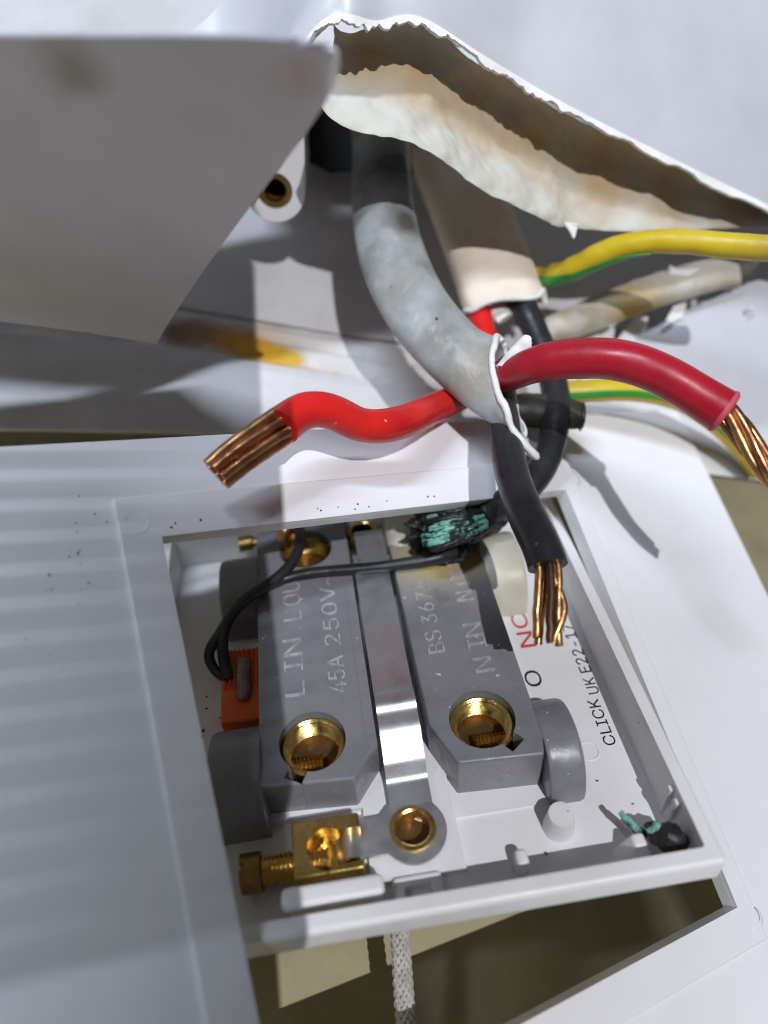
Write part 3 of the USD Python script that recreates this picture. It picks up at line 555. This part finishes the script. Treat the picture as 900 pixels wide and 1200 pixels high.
cc = Thing('cream_cable', 'cream sheathed cable beside the grey one with bright red and corroded black cores', 'cable', P(525, 180, 200))
ptsc = Pl((505, 110, 208), (524, 180, 200), (556, 260, 192), (586, 340, 186), (592, 358, 185))
n2, m2 = 56, 70; c = spline(ptsc, m2); t, a, b2 = frames(c, (1, .1, -.2)); b2 = np.where((b2[:, 1] > 0)[:, None], -b2, b2)
th = np.linspace(0, 2 * np.pi, n2)
se = lambda v, e: np.sign(v) * np.abs(v) ** e
g = c[:, None] + 10.6 * se(np.cos(th), .7)[None, :, None] * a[:, None] + 5.4 * se(np.sin(th), .8)[None, :, None] * b2[:, None]
z = np.zeros((n2, 3)); z[:, 0] = np.cos(th) * 2.2; z[:, 1] = np.sin(th) * 2.2
wv = (meshkit.fbm(z, 3, 7) - .5) * 6
for q in range(10): g[-1 - q] += (t[-1] * wv[:, None]) * (1 - q / 10)
g += ((meshkit.fbm(g * .2, 3, 5) - .5) * .7)[..., None] * np.array([0, -1, .2])
CS = add(cc, 'sheath', shell(g[:, ::-1], .95, wrap=True), m_cream, smooth=50)
e1 = g[-1]; add(CS, 'cut_edge', tube(list(e1[::4]) , .62, 8, 120, nz=.15, nf=.7), m_cut)
add(cc, 'inner_filler', tube(Pl((570, 320, 189), (580, 358, 185), (592, 374, 183.5)), [3.4, 3.2, 2.2], 18, 30, ell=.5, ref=(1, 0, 0), nz=.5, nf=.5), m_cut)
RC = add(cc, 'red_core', tube(Pl((552, 300, 191), (558, 350, 186), (566, 385, 181), (568, 425, 176), (552, 456, 170), (523, 472, 161), (488, 488, 150), (452, 499, 142), (420, 497, 138.5), (392, 484, 135.5), (365, 480, 133), (345, 488, 131), (330, 500, 129)), [2.9, 2.9, 2.9, 3, 3, 3.0, 3.05, 3.2, 3.3, 3.3, 3.2, 3.3, 3.5], 28, 160, nz=.12, nf=.15, seed=6), m_red)
c6 = [(-2.3, .3), (-1.2, -.9), (-.1, .9), (.9, -.8), (1.9, .5), (2.7, -.5), (.4, 0)]
strand_bundle(RC, Pl((336, 496, 129.6), (310, 514, 127.5), (280, 535, 125.5), (248, 562, 123.5)), c6, .98, [m_copper, m_copper, m_copper2], wob=.35, seed=5, ref=(.3, .3, .9), end=-.12)
BC = add(cc, 'black_core', tube(Pl((596, 310, 190), (610, 350, 185), (630, 395, 181), (648, 445, 176), (650, 500, 169), (638, 543, 165), (614, 573, 161.5), (590, 591, 162.5), (572, 600, 165)), [3.2, 3.2, 3.2, 3.2, 3.3, 3.3, 3.2, 3.3, 3.6], 26, 130, nz=.15, nf=.2, seed=7), m_black)
add(BC, 'charred_end', tube(Pl((594, 588, 162.5), (578, 598, 164.5), (563, 605, 166), (548, 613, 168)), [3.4, 4.3, 4.6, 4.0], 30, 60, nz=1.5, nf=.55, seed=3), m_soot)
# corroded joint on the neutral terminal
lump = trimesh.creation.icosphere(5, 1.0); v = lump.vertices * np.array([7.0, 5.6, 4.6])
dirn = v / np.linalg.norm(v, axis=1, keepdims=True); v = v + dirn * ((meshkit.fbm(v * .6, 5, 11) - .5) * 7.5)[:, None]
lc = mp(520, 617, 6.0); lump = trimesh.Trimesh(v @ np.array([ex, ey, ez]) + lc, lump.faces, process=False)
add(BC, 'corroded_joint', lump, m_soot, smooth=60, label='black and green corroded copper joint')
lr = np.random.default_rng(12)
for i in range(40):
    o = lr.uniform(-1, 1); w_ = lr.uniform(-.8, 1.0)
    q = [mp(566 + lr.uniform(-5, 3), 603 + o * 14, 7 + 2 * w_), mp(545 + lr.uniform(-4, 4), 612 + o * 20, 11.5 + 2.0 * w_), mp(525 + lr.uniform(-4, 4), 617 + o * 22, 11.5 + 2 * w_), mp(500 + lr.uniform(-8, 14), 622 + o * 17, 6 + 1.5 * w_)]
    add(BC, 'corroded_strand', tube(q, lr.uniform(.35, .75), 9, 60, nz=.4, nf=1.2, seed=i), m_verd if i % 3 else m_soot)
for px, py, z_, r_ in ((540, 640, 3, 1.9), (552, 632, 3, 1.6), (530, 644, 2.4, 1.3), (493, 632, 3, 2.2), (489, 618, 3, 1.6)):
    k = trimesh.creation.icosphere(3, r_); k.vertices += k.vertices * (meshkit.fbm(k.vertices * 1.3 + px, 4, 2)[:, None] - .5) * 1.4; k.apply_translation(mp(px, py, z_)); add(BC, 'corrosion_crust', k, m_verd if px > 500 else m_soot)
sc = net([[(604, 462, 172), (640, 462, 171), (676, 470, 171), (683, 476, 171)], [(606, 480, 169.5), (640, 484, 169), (676, 488, 169), (684, 490, 169.5)], [(612, 500, 170.5), (640, 503, 170), (672, 503, 170), (682, 502, 170.5)]], 24, 24)
add(cc, 'sheath_scrap', shell(ripple(sc, .3, .2, 4), 1.4), m_tape, label='dark flat scrap of inner sheath')

# ------------------------------------------------------------------ earth sleeves
def sleeve(thing, pts, r_, stripe, nz=.1, m=100, ref=None, wrinkle=None, smooth=40, drift=0.0, smax=1.0):
    c = spline(pts, m); t, a, b2 = frames(c, ref); th = np.linspace(0, 2 * np.pi, 26)
    rr = np.full(m, r_) if np.ndim(r_) == 0 else np.interp(np.linspace(0, 1, m), np.linspace(0, 1, len(r_)), r_)
    if wrinkle is not None: rr = rr * wrinkle(np.linspace(0, 1, m))
    bd = add(thing, 'sleeve', tube(list(c[::2]), list(rr), 26, m, ref=ref, nz=nz, nf=.3, seed=2), m_yellow)
    def band(t0, t1, off):
        tt = np.linspace(t0, t1, 10)[None, :, None] + drift * np.linspace(0, 1, m)[:, None, None]; return c[:, None] + (rr[:, None, None] + off) * (np.cos(tt) * a[:, None] + np.sin(tt) * b2[:, None])
    gg = band(*stripe, .10)[:int(m * smax)]; k = (meshkit.fbm(gg * .3 + 2 * 17.3, 3, 2) - .5) * 2 * nz; gg += k[..., None] * ((gg - c[:len(gg), None]) / np.linalg.norm(gg - c[:len(gg), None], axis=-1, keepdims=True))
    add(bd, 'green_stripe', shell(gg, .25), m_green)
eu = Thing('earth_wire', 'dusty yellow and green earth sleeve entering from the right above the torn strip', 'earth wire', P(760, 290, 172))
wr_ = lambda s: 1 + .10 * np.sin(s * 70) * np.clip(1 - s * 2.6, 0, 1)
sleeve(eu, Pl((622, 326, 190), (640, 324, 186), (668, 316, 181), (705, 298, 175), (745, 286, 170), (810, 284, 164), (960, 287, 155)), [2.5, 2.7, 2.9, 2.6, 2.7, 2.75, 2.75], (math.radians(20), math.radians(98)), .18, 120, ref=(0, -1, .2), wrinkle=wr_, drift=2.6, smax=.5)
el = Thing('earth_wire', 'yellow and green earth wire passing under the crimson core, just above the cover plate', 'earth wire', P(700, 460, 180))
sleeve(el, Pl((636, 461, 177), (690, 458, 177), (740, 457, 178), (780, 463, 180), (815, 478, 184), (845, 500, 188), (872, 527, 191), (893, 555, 193)), 2.75, (math.radians(18), math.radians(46)), .08, 100, ref=(0, -1, .1))

# ------------------------------------------------------------------ corroded scrap in the tray corner
sc = Thing('wire_scrap', 'black and green corroded wire scrap lying in the lower right corner of the tray', 'wire scrap', M(-4, 8, -10))
add(sc, 'charred_lump', tube([mp(764, 972, -5), mp(776, 980, -4.5), mp(790, 985, -4.6), mp(797, 992, -6)], [1.2, 2.2, 2.4, 1.2], 18, 40, nz=1.1, nf=.7, seed=4), m_soot)
add(sc, 'corroded_strand', tube([mp(727, 952, -4.6), mp(736, 962, -4.8), mp(746, 972, -5.6), mp(758, 978, -6.5)], [.5, .75, .7, .6], 10, 40, nz=.35, nf=.9, seed=5), m_verd)
add(sc, 'corroded_strand', tube([mp(756, 968, -4.5), mp(768, 972, -4), mp(776, 978, -4.2)], [.6, 1.3, .6], 10, 30, nz=.6, nf=.9, seed=7), m_verd)
# crumbs on the tray and the plate
lr = np.random.default_rng(3)
crumbs = []
for px, py, r_ in [(718, 757, .7), (722, 760, .5), (238, 856, .3), (236, 863, .25), (742, 942, .2), (700, 915, .18), (640, 1000, .22)] + [(lr.uniform(240, 262), lr.uniform(800, 870), .18) for _ in range(3)]:
    k = trimesh.creation.icosphere(1, r_); k.vertices *= lr.uniform(.6, 1.5, 3); k.apply_translation(mp(px, py, -9.8 if px < 715 or px > 730 else -3.0)); crumbs.append(k)
for i in range(24):
    px, py = (lr.normal(78, 22), lr.normal(655, 26)) if i < 18 else (lr.uniform(10, 125), lr.uniform(580, 800))
    q = onP(px, py, .1); k = trimesh.creation.icosphere(1, lr.uniform(.06, .15)); k.vertices *= lr.uniform(.6, 1.6, 3); k.apply_translation(PO + p1 * q[0] + p2 * q[1] + pn * .1); crumbs.append(k)
for i in range(18):
    t_ = lr.uniform(0, 1); q = onP(200 + 450 * t_, 624 - 50 * t_ - lr.uniform(3, 12), 1); k = trimesh.creation.icosphere(1, lr.uniform(.1, .25)); k.apply_translation(PO + p1 * q[0] + p2 * q[1] + pn * 1.0); crumbs.append(k)
top('dust_crumbs', trimesh.util.concatenate(crumbs), m_crumb, 'dark crumbs and soot specks scattered over the white plastic', 'crumbs', kind='stuff')

# ------------------------------------------------------------------ braided cord
bc = Thing('braided_cord', 'pale braided pull cord hanging below the switch tray', 'cord', P(476, 1200, 150))
c = spline(Pl((466, 1040, 138), (469, 1100, 136), (473, 1160, 133), (480, 1270, 128)), 120); t, a, b2 = frames(c, (1, 0, 0)); s = np.linspace(0, 1, 120)
for i in range(16):
    sg = 1 if i % 2 else -1; ph = 2 * np.pi * (i // 2) / 8 + (.2 if i % 2 else 0); an = ph + sg * s * 15
    rr = 1.4 + .16 * np.cos(8 * an * .5 + (0 if sg > 0 else math.pi))
    q = c + a * (rr * np.cos(an))[:, None] + b2 * (rr * np.sin(an))[:, None]; add(bc, 'braid_strand', tube(q[::2], .36, 8, 110), m_braid)

# ------------------------------------------------------------------ phone taking the picture, behind the lens plane
ph = Thing('phone', 'dark phone held up to the left, its shade falling over the left half', 'phone', (-22, -9, 0))
PR, PTOP = 20.0, 101.0
add(ph, 'body', rpoly([(PR - 93, PTOP - 190), (PR, PTOP - 190), (PR, PTOP), (PR - 93, PTOP)], -5, 5, 3.5).transform(np.array([[1, 0, 0, 0], [0, 0, 1, -9], [0, 1, 0, 0.0]])), m_phone)

# grille added left of the lens to break the room lamp's light into bands
lv = Thing('added_grille', 'added pale grille out of view on the left, invented to band the light', 'grille', (-95, 15, 60))
LD = unit(LAMP - np.array([-48, 126, -5.])); gu = np.array([1.0, 0, 0]); gu = unit(gu - LD * (gu @ LD)); gv = np.cross(LD, gu); gu, gv = gu * math.cos(.34) + gv * math.sin(.34), gv * math.cos(.34) - gu * math.sin(.34)
GC = np.array([-48, 126, -8.]) + LD * 95
for i in range(-10, 10):
    o = GC + gv * i * 5.0
    T = np.eye(4); T[:3, 0], T[:3, 1], T[:3, 2], T[:3, 3] = gu, gv, LD, o
    add(lv, 'slat', xf(rbox(-60, 28, -.95, .95, -.35, .35, .25, 8), T), m_plate)
